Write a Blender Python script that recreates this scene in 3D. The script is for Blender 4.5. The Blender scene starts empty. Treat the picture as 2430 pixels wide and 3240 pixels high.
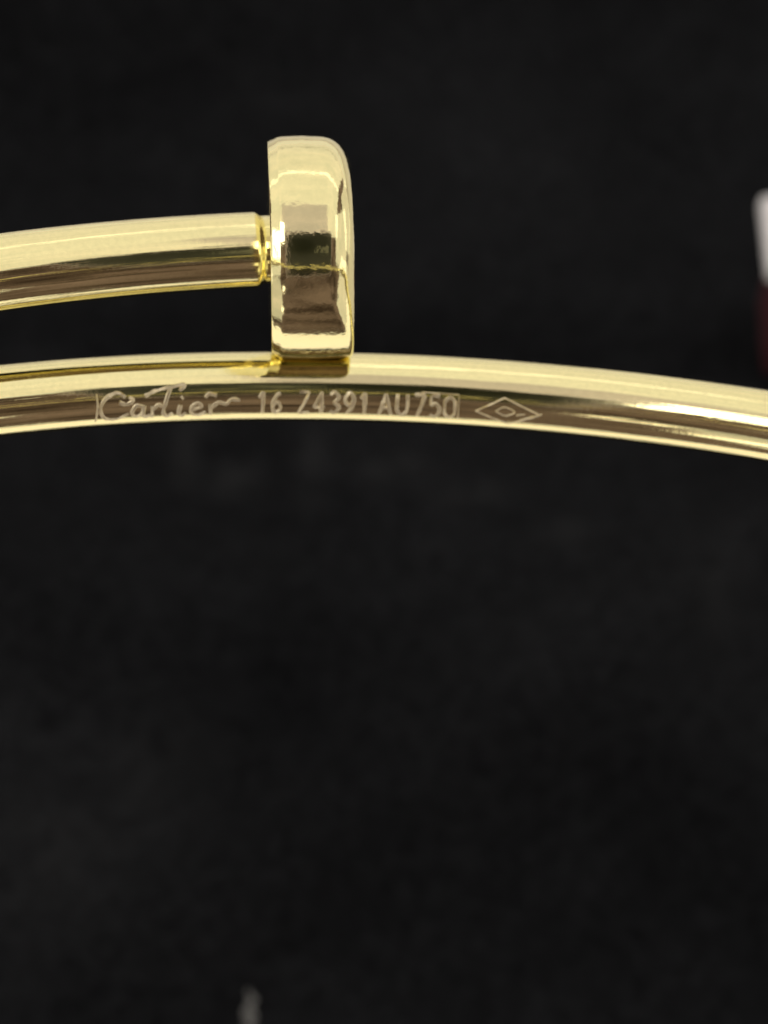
import bpy, bmesh, math, random
from mathutils import Vector, Matrix, noise

random.seed(7)
sc = bpy.context.scene
COL = sc.collection
MM = 0.001                      # everything below is written in millimetres

# ------------------------------------------------------------------ camera
# the bangle is held 60 mm above a counter; the phone looks down on it at 60 degrees
PITCH = math.radians(60)
EX = Vector((1, 0, 0))
EY = Vector((0, math.sin(PITCH), math.cos(PITCH)))        # image up
EZ = Vector((0, -math.cos(PITCH), math.sin(PITCH)))       # towards the viewer
ORG = Vector((0, 0, 60.0))      # point the camera looks at
DIST = 80.0
PX = 0.0112                     # mm per photograph pixel at the subject


def W(x, y, z):
    """bangle frame (right, up the slope, towards viewer; mm) -> world metres"""
    return (ORG + EX * x + EY * y + EZ * z) * MM


cd = bpy.data.cameras.new('camera')
cam = bpy.data.objects.new('camera', cd)
COL.objects.link(cam)
cam.matrix_world = Matrix.Translation(W(0, 0, DIST)) @ Matrix((EX, EY, EZ)).transposed().to_4x4()
cd.sensor_fit = 'HORIZONTAL'
cd.sensor_width = 36
cd.lens = 36 * DIST / (2430 * PX)
cd.clip_start = 0.002
cd.clip_end = 20
cd.dof.use_dof = True
cd.dof.focus_distance = (DIST - 7.0) * MM
cd.dof.aperture_fstop = 85
sc.camera = cam

# ------------------------------------------------------------------ world and lamps
wd = bpy.data.worlds.new('World')
sc.world = wd
wd.use_nodes = True
wn = wd.node_tree
wtc = wn.nodes.new('ShaderNodeTexCoord')
wmap = wn.nodes.new('ShaderNodeMapping')
wmap.inputs['Scale'].default_value = (1.0, 1.6, 2.4)
wno = wn.nodes.new('ShaderNodeTexNoise')                 # the dim brown room around the counter
wno.inputs['Scale'].default_value = 2.6
wno.inputs['Detail'].default_value = 4.0
wra = wn.nodes.new('ShaderNodeValToRGB')
wra.color_ramp.elements[0].position = .34
wra.color_ramp.elements[0].color = (.040, .026, .022, 1)
wra.color_ramp.elements[1].position = .68
wra.color_ramp.elements[1].color = (.235, .165, .150, 1)
wn.links.new(wtc.outputs['Generated'], wmap.inputs['Vector'])
wn.links.new(wmap.outputs[0], wno.inputs['Vector'])
wn.links.new(wno.outputs[0], wra.inputs[0])
wn.links.new(wra.outputs[0], wn.nodes['Background'].inputs[0])
wn.nodes['Background'].inputs[1].default_value = 1.0

sc.view_settings.view_transform = 'Standard'
sc.view_settings.look = 'None'
sc.view_settings.exposure = 0
sc.view_settings.gamma = 1


def lamp(name, centre, target, w, h, radiance, col=(1, 1, 1)):
    ld = bpy.data.lights.new(name, 'AREA')
    ld.shape = 'RECTANGLE'
    ld.size, ld.size_y = w * MM, h * MM
    ld.energy = radiance * math.pi * w * h * MM * MM
    ld.color = col
    o = bpy.data.objects.new(name, ld)
    COL.objects.link(o)
    c, t = W(*centre), W(*target)
    d = (c - t).normalized()
    up = EX if abs(d.dot(EX)) < .8 else EY
    xa = up - d * up.dot(d)
    xa.normalize()
    ya = d.cross(xa)
    o.matrix_world = Matrix.Translation(c) @ Matrix((xa, ya, d)).transposed().to_4x4()
    return o


# big soft ceiling light in front of and above the counter
lamp('ceiling_light', (0, 204, 125), (0, 0, 0), 520, 160, 0.86, (1, .97, .90))
lamp('ceiling_light', (190, 98, 219), (190, 0, 0), 240, 138, 0.80, (1, .97, .90))
lamp('ceiling_light', (-190, 98, 219), (-190, 0, 0), 240, 138, 0.80, (1, .97, .90))
lamp('mauve_fill', (0, 98, 219), (0, 0, 0), 140, 138, 0.52, (1, .92, .98))  # unseen panel added for the mauve patch mirrored in the head
lamp('ceiling_light', (0, 250, -20), (0, 0, 0), 520, 190, 0.80, (1, .97, .90))
lamp('ceiling_light', (0, 190, -130), (0, 0, 0), 520, 70, 0.75, (1, .97, .90))
# unseen side panels, added to brighten the edges mirrored in the gold
lamp('side_fill', (205, 20, 75), (0, 0, 0), 180, 190, 0.72, (1, .97, .90))
lamp('side_fill', (205, -120, 15), (0, 0, 0), 210, 170, 0.66, (1, .97, .90))
lamp('side_fill', (-150, -150, 60), (0, 0, 0), 200, 160, 0.55, (1, .97, .90))
lamp('side_fill', (215, 75, -45), (0, 0, 0), 150, 130, 0.66, (1, .97, .90))
# small bright lamps to the left
lamp('spot_light', (-44, 27, 124), (0, 0, 0), 38, 46, 4.5, (1, .97, .92))
lamp('spot_light', (-88, 4, 112), (0, 0, 0), 40, 60, 2.6, (1, .97, .92))
lamp('side_fill', (-150, -30, 100), (0, 0, 0), 110, 170, 0.75, (1, .97, .90))  # added left panel, brightens the chamfer of the head
lamp('spot_light', (-50, -128, 45), (0, 0, 0), 26, 20, 1.6, (1, .93, .80))
lamp('spot_light', (-44, -128, 120), (0, 0, 0), 22, 14, 2.4, (1, .93, .80))
# unseen strip lamp added at counter level to brighten the rods' lower edges
ld = bpy.data.lights.new('edge_fill', 'AREA')
ld.shape = 'RECTANGLE'
ld.size, ld.size_y = .40, .046
ld.energy = 0.62 * math.pi * .40 * .046
ld.color = (1, .95, .88)
lo = bpy.data.objects.new('edge_fill', ld)
COL.objects.link(lo)
lo.matrix_world = Matrix.Translation((0, -.039, .001)) @ Matrix.Rotation(math.pi, 4, 'X')


# ------------------------------------------------------------------ materials
def mat(name):
    m = bpy.data.materials.new(name)
    m.use_nodes = True
    nt = m.node_tree
    return m, nt, nt.nodes['Principled BSDF']


def N(nt, t, **kw):
    n = nt.nodes.new(t)
    for k, v in kw.items():
        if k in n.inputs:
            n.inputs[k].default_value = v
        else:
            setattr(n, k, v)
    return n


def gold(name, base, r0, r1, bump, scale, fine, drawn=False, vary=.86):
    m, nt, p = mat(name)
    tc = N(nt, 'ShaderNodeTexCoord')
    n1 = N(nt, 'ShaderNodeTexNoise', Scale=scale, Detail=4.0)
    n2 = N(nt, 'ShaderNodeTexNoise', Scale=fine, Detail=3.0)
    nt.links.new(tc.outputs['Object'], n1.inputs['Vector'])
    nt.links.new(tc.outputs['Object'], n2.inputs['Vector'])
    mr = N(nt, 'ShaderNodeMapRange')
    mr.inputs['From Min'].default_value = .3
    mr.inputs['From Max'].default_value = .7
    mr.inputs['To Min'].default_value = r0
    mr.inputs['To Max'].default_value = r1
    nt.links.new(n1.outputs[0], mr.inputs['Value'])
    nt.links.new(mr.outputs[0], p.inputs['Roughness'])
    cr = N(nt, 'ShaderNodeMix', data_type='RGBA')
    cr.inputs[6].default_value = (*[c * vary for c in base], 1)
    cr.inputs[7].default_value = (*base, 1)
    nt.links.new(n2.outputs[0], cr.inputs[0])
    nt.links.new(cr.outputs[2], p.inputs['Base Color'])
    p.inputs['Metallic'].default_value = 1
    b = N(nt, 'ShaderNodeBump', Strength=bump, Distance=0.00002)
    nt.links.new(n2.outputs[0], b.inputs['Height'])
    last = b
    if drawn:                               # faint drawing lines along the wire
        at = N(nt, 'ShaderNodeAttribute', attribute_name='flow')
        n3 = N(nt, 'ShaderNodeTexNoise', Scale=9.0, Detail=3.0, Roughness=.6)
        nt.links.new(at.outputs['Vector'], n3.inputs['Vector'])
        b2 = N(nt, 'ShaderNodeBump', Strength=.28, Distance=0.00003)
        nt.links.new(n3.outputs[0], b2.inputs['Height'])
        nt.links.new(b.outputs[0], b2.inputs['Normal'])
        last = b2
    nt.links.new(last.outputs[0], p.inputs['Normal'])
    return m


GOLD = (0.96, 0.870, 0.455)
M_GOLD = gold('polished_gold', GOLD, .03, .13, .09, 420, 5200, True)
M_HEAD = gold('worn_gold', GOLD, .06, .14, .42, 700, 3200)
M_TEXT = gold('engraved_gold', (0.95, 0.83, 0.56), .38, .65, .8, 2500, 6500, vary=.62)


def cloth_material():
    m, nt, p = mat('black_cloth')
    tc = N(nt, 'ShaderNodeTexCoord')
    pale_tone = N(nt, 'ShaderNodeTexNoise', Scale=22.0, Detail=6.0, Roughness=.62)
    grain = N(nt, 'ShaderNodeTexNoise', Scale=1300.0, Detail=5.0, Roughness=.7)
    nt.links.new(tc.outputs['Object'], pale_tone.inputs['Vector'])
    nt.links.new(tc.outputs['Object'], grain.inputs['Vector'])
    r = N(nt, 'ShaderNodeValToRGB')
    r.color_ramp.elements[0].position = .36
    r.color_ramp.elements[0].color = (.0042, .0045, .0052, 1)
    r.color_ramp.elements[1].position = .70
    r.color_ramp.elements[1].color = (.0120, .0127, .0142, 1)
    nt.links.new(pale_tone.outputs[0], r.inputs[0])
    g = N(nt, 'ShaderNodeValToRGB')
    g.color_ramp.elements[0].position = .3
    g.color_ramp.elements[0].color = (.35, .35, .37, 1)
    g.color_ramp.elements[1].position = .72
    g.color_ramp.elements[1].color = (1.8, 1.8, 1.76, 1)
    nt.links.new(grain.outputs[0], g.inputs[0])
    mx = N(nt, 'ShaderNodeMix', data_type='RGBA', blend_type='MULTIPLY')
    mx.inputs[0].default_value = 1
    nt.links.new(r.outputs[0], mx.inputs[6])
    nt.links.new(g.outputs[0], mx.inputs[7])
    at = N(nt, 'ShaderNodeAttribute', attribute_name='pale_tone')
    dm = N(nt, 'ShaderNodeMix', data_type='RGBA')          # paler patches mixed in at listed spots
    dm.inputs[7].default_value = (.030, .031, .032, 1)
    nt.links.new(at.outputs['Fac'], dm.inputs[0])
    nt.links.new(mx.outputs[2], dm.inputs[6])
    nt.links.new(dm.outputs[2], p.inputs['Base Color'])
    p.inputs['Roughness'].default_value = .95
    p.inputs['Specular IOR Level'].default_value = .06
    b = N(nt, 'ShaderNodeBump', Strength=.6, Distance=.0003)
    nt.links.new(grain.outputs[0], b.inputs['Height'])
    nt.links.new(b.outputs[0], p.inputs['Normal'])
    return m


def plain(name, col, rough, vary=.12, scale=300):
    m, nt, p = mat(name)
    tc = N(nt, 'ShaderNodeTexCoord')
    n = N(nt, 'ShaderNodeTexNoise', Scale=scale, Detail=4.0)
    nt.links.new(tc.outputs['Object'], n.inputs['Vector'])
    cr = N(nt, 'ShaderNodeMix', data_type='RGBA')
    cr.inputs[6].default_value = (*[c * (1 - vary) for c in col], 1)
    cr.inputs[7].default_value = (*[min(1, c * (1 + vary)) for c in col], 1)
    nt.links.new(n.outputs[0], cr.inputs[0])
    nt.links.new(cr.outputs[2], p.inputs['Base Color'])
    p.inputs['Roughness'].default_value = rough
    return m


# ------------------------------------------------------------------ helpers
def mesh_obj(name, verts, faces, m, parent=None, smooth=True):
    me = bpy.data.meshes.new(name)
    me.from_pydata([tuple(v) for v in verts], [], faces)
    bm = bmesh.new()
    bm.from_mesh(me)
    bmesh.ops.recalc_face_normals(bm, faces=bm.faces)
    bm.to_mesh(me)
    bm.free()
    if smooth:
        for f in me.polygons:
            f.use_smooth = True
    me.materials.append(m)
    o = bpy.data.objects.new(name, me)
    COL.objects.link(o)
    if parent:
        o.parent = parent
        o.matrix_parent_inverse = parent.matrix_world.inverted()
    return o


def tag(o, label, cat, group=None):
    o['label'] = label
    o['category'] = cat
    if group:
        o['group'] = group


def empty(name, loc):
    o = bpy.data.objects.new(name, None)
    o.empty_display_size = .005
    o.matrix_world = Matrix.Translation(loc)
    COL.objects.link(o)
    return o


def sstep(a, b, x):
    t = max(0, min(1, (x - a) / (b - a)))
    return t * t * (3 - 2 * t)


# ------------------------------------------------------------------ counter and cloth
M_COUNTER = plain('pale_counter', (.78, .76, .72), .5)
v = [Vector(p) * MM for p in ((-600, -62, -3), (600, -62, -3), (600, 700, -3), (-600, 700, -3))]
o = mesh_obj('counter', v, [(0, 1, 2, 3)], M_COUNTER, smooth=False)
o['kind'] = 'structure'


def on_plane(xpx, ypx, z):
    """point where the photograph's pixel meets the height z (mm)"""
    c = ORG + EZ * DIST
    d = EX * ((xpx - 1215) * PX) + EY * ((1620 - ypx) * PX) - EZ * DIST
    return c + d * ((z - c.z) / d.z)


def ridge(x, y, px, py, ang, wid, amp):
    d = (x - px) * -math.sin(ang) + (y - py) * math.cos(ang)
    return amp * math.exp(-(d / wid) ** 2)


CX0, CX1, CY0, CY1 = -46., 46., -14., 97.
FA, FB = on_plane(200, 430, 0), on_plane(1650, 70, 0)
FANG = math.atan2(FB.y - FA.y, FB.x - FA.x)


def cloth_height(x, y):
    z = 2.8
    d = (x - FA.x) * -math.sin(FANG) + (y - FA.y) * math.cos(FANG)
    z += 10 * sstep(-1.5, 13, d)                       # rise added beyond the big fold so that corner shades darker
    z += ridge(x, y, 18, 46, -.04, 3.2, -2.6)
    z += ridge(x, y, 8, 22, -.25, 6., 2.2)
    z += ridge(x, y, -14, 4, .62, 5., 3.4)
    z += ridge(x, y, 20, 8, .85, 6., 1.4)
    z += 1.1 * noise.noise(Vector((x * .035, y * .035, 1.7)))
    z += .35 * noise.noise(Vector((x * .16, y * .16, 4.1)))
    e = min(x - CX0, CX1 - x, y - CY0, CY1 - y)
    return max(.05, z) * sstep(0, 4, e) - 2.8


def cloth():
    NX, NY = 150, 180
    vs, fs, pale_tone = [], [], []
    pale_spots = [(600, 1440, .9, 3.4, .9), (985, 1460, 1.0, 3.2, .7), (760, 1520, 2.2, 1.6, .55),
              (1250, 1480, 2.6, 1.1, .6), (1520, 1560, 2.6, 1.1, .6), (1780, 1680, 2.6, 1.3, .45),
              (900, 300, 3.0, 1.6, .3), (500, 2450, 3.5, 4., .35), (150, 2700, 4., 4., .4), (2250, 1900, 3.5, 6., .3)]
    sm = [(on_plane(a, b, 0), c, d, e) for a, b, c, d, e in pale_spots]
    for j in range(NY + 1):
        for i in range(NX + 1):
            x = CX0 + (CX1 - CX0) * i / NX
            y = CY0 + (CY1 - CY0) * j / NY
            vs.append(Vector((x, y, cloth_height(x, y))) * MM)
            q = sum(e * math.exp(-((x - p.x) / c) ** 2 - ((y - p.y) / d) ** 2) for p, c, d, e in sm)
            pale_tone.append(.62 * q * (.75 + .9 * noise.noise(Vector((x * .6, y * .5, 9)))))
    for j in range(NY):
        for i in range(NX):
            a = j * (NX + 1) + i
            fs.append((a, a + 1, a + NX + 2, a + NX + 1))
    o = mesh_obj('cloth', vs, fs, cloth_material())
    o.data.attributes.new('pale_tone', 'FLOAT', 'POINT').data.foreach_set('value', pale_tone)
    tag(o, 'black matt cloth with soft folds filling the background', 'cloth')
    return o


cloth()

# ------------------------------------------------------------------ bangle centre line
A, B = 28.0, 22.5
TILT, ROLL, X0, Y0, C_UP, H = 0.38170, -0.08635, 2.6366, 4.2654, 1.35275, 4.8714
PHI_TIP = math.pi / 2 + 2 * math.pi + 0.95


def centre(phi):
    """phi runs from the head (about pi/2) leftwards round the wrist to the tip"""
    x = A * math.cos(phi)
    sn = math.sin(phi)
    w = (B if sn > 0 else 30.0) * sn - B
    vv = H - H * (phi - math.pi / 2) / (2 * math.pi)
    vv -= C_UP * (phi - 1.9) * (1 - sstep(2.5, 5.2, phi))
    Y = vv * math.cos(TILT) + w * math.sin(TILT)
    Z = -w * math.cos(TILT) + vv * math.sin(TILT)
    c, s = math.cos(ROLL), math.sin(ROLL)
    return Vector((x * c - Y * s + X0, x * s + Y * c + Y0, Z))


def image_x(p):
    return 1215 + p.x * DIST / (DIST - p.z) / PX


def phi_at(xpx, turn):
    lo, hi = math.radians(25) + turn * 2 * math.pi, math.radians(165) + turn * 2 * math.pi
    for _ in range(50):
        mid = (lo + hi) / 2
        if image_x(centre(mid)) > xpx:
            lo = mid
        else:
            hi = mid
    return (lo + hi) / 2


def frame(phi):
    p = centre(phi)
    t = (centre(phi - 1e-4) - centre(phi + 1e-4)).normalized()      # to the right on the far arc
    c, s = math.cos(ROLL), math.sin(ROLL)
    ax = Vector((-math.cos(TILT) * s, math.cos(TILT) * c, math.sin(TILT)))
    n = t.cross(ax).normalized()          # inward
    u = n.cross(t).normalized()
    return p, t, n, u


PHI_ROD = phi_at(846, 0)


def rod_radius(phi):
    f = (phi - PHI_ROD) / (PHI_TIP - PHI_ROD)
    r = 1.305 - .085 * f
    r *= max(.03, 1 - sstep(PHI_TIP - .28, PHI_TIP + .02, phi)) ** .8
    d = (phi - PHI_ROD) * 27
    if d < .42:                            # rounded shoulder and neck next to the head
        r = 1.17 + (r - 1.17) * sstep(.16, .42, d)
    return r


bangle = empty('bangle', W(*(centre(math.pi * 1.5))))
tag(bangle, 'polished yellow gold bangle shaped like a bent nail, engraved inside', 'bangle')


def make_shank():
    SEG = 64
    phis = [PHI_ROD - .05 + i * .05 / 4 for i in range(4)]
    phis += [PHI_ROD + i * .0006 * 1.12 ** i for i in range(0, 24)]
    st = phis[-1]
    n = 560
    phis += [st + (PHI_TIP - st) * (i + 1) / n for i in range(n)]
    vs, fs, flow = [], [], []
    for ph in phis:
        p, t, nn, u = frame(ph)
        r = rod_radius(ph)
        for k in range(SEG):
            a = 2 * math.pi * k / SEG
            vs.append(W(*(p + (nn * math.cos(a) + u * math.sin(a)) * r)))
            flow += [ph * 27 * .010, math.cos(a), math.sin(a)]
    for i in range(len(phis) - 1):
        for k in range(SEG):
            a, b = i * SEG + k, i * SEG + (k + 1) % SEG
            fs.append((a, b, b + SEG, a + SEG))
    fs.append(tuple(range(SEG)))
    fs.append(tuple(range(len(vs) - SEG, len(vs))))
    o = mesh_obj('shank', vs, fs, M_GOLD, bangle)
    o.data.attributes.new('flow', 'FLOAT_VECTOR', 'POINT').data.foreach_set('vector', flow)
    return o


make_shank()


def make_head():
    SEG = 128
    ph = phi_at(990, 0)
    p, t, n, u = frame(ph)
    t = (t + Vector((1.0, 0, 0))).normalized()      # the head sits a little out of line
    n = (n - t * n.dot(t)).normalized()
    u = n.cross(t).normalized()
    R = 3.80
    L0, L1 = -1.50, 1.29
    lb, ld = .34, .15                       # narrow chamfer on the side of the shank
    vs, fs = [], []
    rings = 0
    cols = []
    for k in range(SEG):
        a = 2 * math.pi * k / SEG            # 0 towards viewer, pi/2 up
        up = .5 + .5 * math.sin(a)
        cr = .10 + .92 * sstep(0, .5, up)             # the worn rim is rounder at the top
        prof = [(L0, 0.0), (L0, 1.6), (L0, R - ld - .05), (L0, R - ld - .01), (L0 + .012, R - ld)]
        for q in range(1, 5):
            prof.append((L0 + .012 + (lb - .012) * q / 5, R - ld + ld * q / 5))
        prof.append((L0 + lb - .03, R - ld * .10))
        prof.append((L0 + lb, R - .004))
        for q in range(1, 9):
            s = L0 + lb + (L1 - cr - L0 - lb) * q / 9
            prof.append((s, R + .035 * math.sin(math.pi * q / 9)))
        ang = math.radians(78)
        for q in range(0, 13):
            b = q / 12 * ang
            prof.append((L1 - cr + cr * math.sin(b) * 1.02, R - cr + cr * math.cos(b)))
        rr = prof[-1][1]
        for f in (.9, .7, .4, 0):
            prof.append((L1 + .12 * (1 - f * f), rr * f))
        cols.append(prof)
    M = len(cols[0])
    for k in range(SEG):
        a = 2 * math.pi * k / SEG
        for s, r in cols[k]:
            vs.append(W(*(p + t * s + (n * math.cos(a) + u * math.sin(a)) * r)))
    for k in range(SEG):
        k2 = (k + 1) % SEG
        for j in range(M - 1):
            fs.append((k * M + j, k2 * M + j, k2 * M + j + 1, k * M + j + 1))
    o = mesh_obj('head', vs, fs, M_HEAD, bangle)
    bm = bmesh.new()
    bm.from_mesh(o.data)
    bmesh.ops.remove_doubles(bm, verts=bm.verts, dist=1e-8)
    bm.to_mesh(o.data)
    bm.free()
    return o


make_head()


# ------------------------------------------------------------------ engraving
def wrap(xpx, v, lift):
    """photo x along the lower rod, v 0..1 across the inscription band -> point on the rod's surface"""
    ph = phi_at(xpx, 1)
    p, t, n, u = frame(ph)
    a = math.radians(-54 + 50 * v)
    # facing direction of the rod as the reader sees it
    view = (Vector((0, 0, DIST)) - p).normalized()
    view = (view - t * view.dot(t)).normalized()
    side = t.cross(view) * -1
    if side.y < 0:
        side = -side
    return p + (view * math.cos(a) + side * math.sin(a)) * (rod_radius(ph) + lift)


def ribbon(name, strokes, width, lift=.035):
    """strokes: polylines in (photo x, v); raised burr with a rounded top"""
    vs, fs = [], []
    for pts in strokes:
        # smooth (Catmull-Rom)
        P = [Vector((x, v_, 0)) for x, v_ in pts]
        if len(P) > 2:
            Q = []
            for i in range(len(P) - 1):
                p0, p1, p2, p3 = P[max(i - 1, 0)], P[i], P[i + 1], P[min(i + 2, len(P) - 1)]
                for s in range(6):
                    tt = s / 6
                    Q.append(.5 * ((2 * p1) + (p2 - p0) * tt + (2 * p0 - 5 * p1 + 4 * p2 - p3) * tt ** 2
                                   + (3 * p1 - p0 - 3 * p2 + p3) * tt ** 3))
            P = Q + [P[-1]]
        elif len(P) == 2:
            P = [P[0].lerp(P[1], q_ / 8) for q_ in range(9)]
        base = len(vs)
        cnt = len(P)
        for i, q in enumerate(P):
            d = P[min(i + 1, cnt - 1)] - P[max(i - 1, 0)]
            d = Vector((d.x * PX, d.y * 1.05, 0)).normalized()
            nx, ny = -d.y, d.x
            w = width * (.8 + .35 * noise.noise(Vector((q.x * .07, q.y * 4, 3))))
            for off, l in ((-1, -.01), (-.5, lift), (.5, lift), (1, -.01)):
                if l > 0:                   # shallow and uneven: parts of a stroke are polished away
                    l *= .72 + .9 * noise.noise(Vector((q.x * .055, q.y * 3.1, 8 + off)))
                vs.append(W(*wrap(q.x + nx * off * w / PX, q.y + ny * off * w / 1.05, l)))
        for i in range(cnt - 1):
            for k in range(3):
                a = base + i * 4 + k
                fs.append((a, a + 1, a + 5, a + 4))
    return mesh_obj(name, vs, fs, M_TEXT, bangle, smooth=False)


GLYPH = {
    '0': [[(.5, 1), (.12, .8), (.08, .5), (.12, .2), (.5, 0), (.88, .2), (.92, .5), (.88, .8), (.5, 1)]],
    '1': [[(.2, .74), (.55, 1)], [(.55, 1), (.55, 0)]],
    '3': [[(.12, .9), (.5, 1), (.86, .78), (.42, .54)], [(.42, .54), (.9, .32), (.5, 0), (.1, .12)]],
    '4': [[(.72, 0), (.72, 1)], [(.72, 1), (.08, .3)], [(.08, .3), (.98, .3)]],
    '5': [[(.85, 1), (.22, 1)], [(.22, 1), (.16, .58)], [(.16, .58), (.55, .66), (.9, .38), (.55, 0), (.1, .1)]],
    '6': [[(.82, .95), (.4, .8), (.12, .35), (.45, 0), (.88, .25), (.55, .55), (.16, .36)]],
    '7': [[(.08, 1), (.92, 1)], [(.92, 1), (.35, 0)]],
    '9': [[(.86, .66), (.5, .42), (.12, .7), (.5, 1), (.88, .72), (.72, .3), (.3, 0)]],
    'A': [[(.02, 0), (.5, 1)], [(.5, 1), (.98, 0)], [(.22, .36), (.78, .36)]],
    'U': [[(.1, 1), (.1, .3), (.5, 0), (.9, .3), (.9, 1)]],
    'Z': [[(.08, 1), (.92, 1)], [(.92, 1), (.08, 0)], [(.08, 0), (.95, 0)]],
}


def word(name, text, xs, width, v0=.12, v1=.9, pen=.092):
    st = []
    for ch, x in zip(text, xs):
        for s in GLYPH[ch]:
            st.append([(x + gx * width, v0 + gy * (v1 - v0)) for gx, gy in s])
    return ribbon(name, st, pen)


# the maker's script, letter by letter
S = []
S.append([(372, .86), (345, 1.02), (305, .82), (292, .45), (312, .10), (350, .06), (385, .28)])          # C
S.append([(352, .70), (376, .62), (398, .74), (384, .86)])                                               # curl of the C
S.append([(432, .50), (408, .55), (396, .30), (410, .10), (432, .30)])                                   # a
S.append([(434, .56), (432, .18), (446, .08), (456, .2)])
S.append([(460, .52), (462, .06)])                                                                       # r
S.append([(462, .34), (478, .55), (492, .48)])
S.append([(520, 1.10), (505, .70), (498, .25), (512, .06), (530, .2)])                                   # t
S.append([(436, .86), (470, 1.02), (520, 1.12), (566, 1.18), (548, 1.0)])                                # long bar
S.append([(552, .52), (548, .16), (560, .06), (572, .2)])                                                # i
S.append([(554, .74), (560, .78)])
S.append([(584, .30), (618, .40), (608, .56), (590, .42), (590, .16), (612, .06), (636, .2)])            # e
S.append([(648, .52), (652, .06)])                                                                       # r
S.append([(652, .34), (674, .56), (700, .50), (716, .66), (744, .62)])
S.append([(632, .74), (644, .86), (668, .80)])
ribbon('maker_script', S, .10)

word('size_number', '16', (800, 846), 36)
word('serial_number', 'Z4391', (934, 982, 1032, 1080, 1128), 38)
word('purity_mark', 'AU750', (1196, 1250, 1306, 1356, 1404), 40)
ribbon('mark_border', [[(1452, .05), (1452, .95)], [(1330, 1.0), (1452, .98)]], .03)
ribbon('hallmark_lozenge', [[(1508, .46), (1598, .98)], [(1598, .98), (1716, .48)],
                            [(1716, .48), (1616, .0)], [(1616, .0), (1508, .46)],
                            [(1572, .50), (1600, .66), (1634, .52), (1604, .36), (1572, .50)],
                            [(1640, .40), (1668, .46)], [(1652, .22), (1722, .52)]], .045)
ribbon('polish_line', [[(279, .0), (283, .5), (279, 1.02)]], .06, .04)


# ------------------------------------------------------------------ small box at the right edge
def rounded_box(name, c, sx, sy, sz, bev, m, parent):
    bm = bmesh.new()
    bmesh.ops.create_cube(bm, size=1)
    for vv in bm.verts:
        vv.co = Vector((vv.co.x * sx, vv.co.y * sy, vv.co.z * sz)) * MM
    bmesh.ops.bevel(bm, geom=list(bm.edges), offset=bev * MM, segments=4, profile=.5, affect='EDGES')
    me = bpy.data.meshes.new(name)
    bm.to_mesh(me)
    bm.free()
    for f in me.polygons:
        f.use_smooth = True
    me.materials.append(m)
    o = bpy.data.objects.new(name, me)
    COL.objects.link(o)
    o.matrix_world = Matrix.Translation(Vector(c) * MM)
    if parent:
        o.parent = parent
        o.matrix_parent_inverse = parent.matrix_world.inverted()
    return o


TOPZ = 11.0
bl = on_plane(2432, 862, TOPZ)
tl = on_plane(2432, 612, TOPZ)
dy = tl.y - bl.y
box = empty('small_box', Vector((bl.x + 9, bl.y + dy / 2, -1.6)) * MM)
tag(box, 'blurred small dark red box with white top at the right edge', 'box')
rounded_box('body', (bl.x + 9.65, bl.y + dy / 2, (TOPZ - 1.4 - 1.6) / 2), 16.3, dy - .4, TOPZ - 1.4 + 1.6, .5,
            plain('dark_red_card', (.07, .008, .014), .8), box)
rounded_box('lid', (bl.x + 9, bl.y + dy / 2, TOPZ - .7), 18.0, dy, 1.4, .45,
            plain('white_card', (.80, .79, .78), .6), box)

# ------------------------------------------------------------------ lint on the cloth
lp = on_plane(792, 3208, 0)
lp = on_plane(792, 3208, cloth_height(lp.x, lp.y) + .15)
vs, fs = [], []
for s in range(14):
    p = Vector((random.uniform(-.2, .2), random.uniform(-.9, .9), random.uniform(0, .25)))
    d = Vector((random.uniform(-.3, .3), random.uniform(.5, 1), random.uniform(-.1, .2)))
    base = len(vs)
    for i in range(7):
        q = p + d * (i / 6 - .5) * 1.3 + Vector((.18 * math.sin(i * 1.1 + s), 0, .08 * math.cos(i + s)))
        for k in range(4):
            a = k * math.pi / 2
            vs.append((lp + q + Vector((math.cos(a), 0, math.sin(a))) * .06) * MM)
    for i in range(6):
        for k in range(4):
            a, b = base + i * 4 + k, base + i * 4 + (k + 1) % 4
            fs.append((a, b, b + 4, a + 4))
lint = mesh_obj('lint_tuft', vs, fs, plain('grey_lint', (.24, .24, .23), .9))
tag(lint, 'tiny pale grey tuft of lint on the cloth at the bottom edge', 'lint')

# ------------------------------------------------------------------ the phone that takes the picture, seen mirrored in the head
def phone():
    e = empty('phone', W(16, 4, DIST + 8))
    tag(e, 'pale phone with dark camera block, mirrored in the nail head', 'phone')
    rot = Matrix((EX, EY, EZ)).transposed().to_4x4()

    def put(name, x0, x1, y0, y1, z0, z1, bev, m):
        o = rounded_box(name, (0, 0, 0), x1 - x0, y1 - y0, z1 - z0, bev, m, None)
        o.matrix_world = Matrix.Translation(W((x0 + x1) / 2, (y0 + y1) / 2, (z0 + z1) / 2)) @ rot
        o.parent = e
        o.matrix_parent_inverse = e.matrix_world.inverted()
    put('body', -13, 48, -50, 23, DIST + 4.2, DIST + 12, 3, plain('lilac_phone_back', (.50, .44, .48), .5))
    put('camera_block', -9, 44, -44, 20, DIST + 1.5, DIST + 4.1, 1, plain('dark_camera_glass', (.014, .018, .012), .3))
    put('lens', 16, 24, -8, 2, DIST + .9, DIST + 1.45, .25, plain('grey_lens', (.20, .21, .17), .4))


phone()
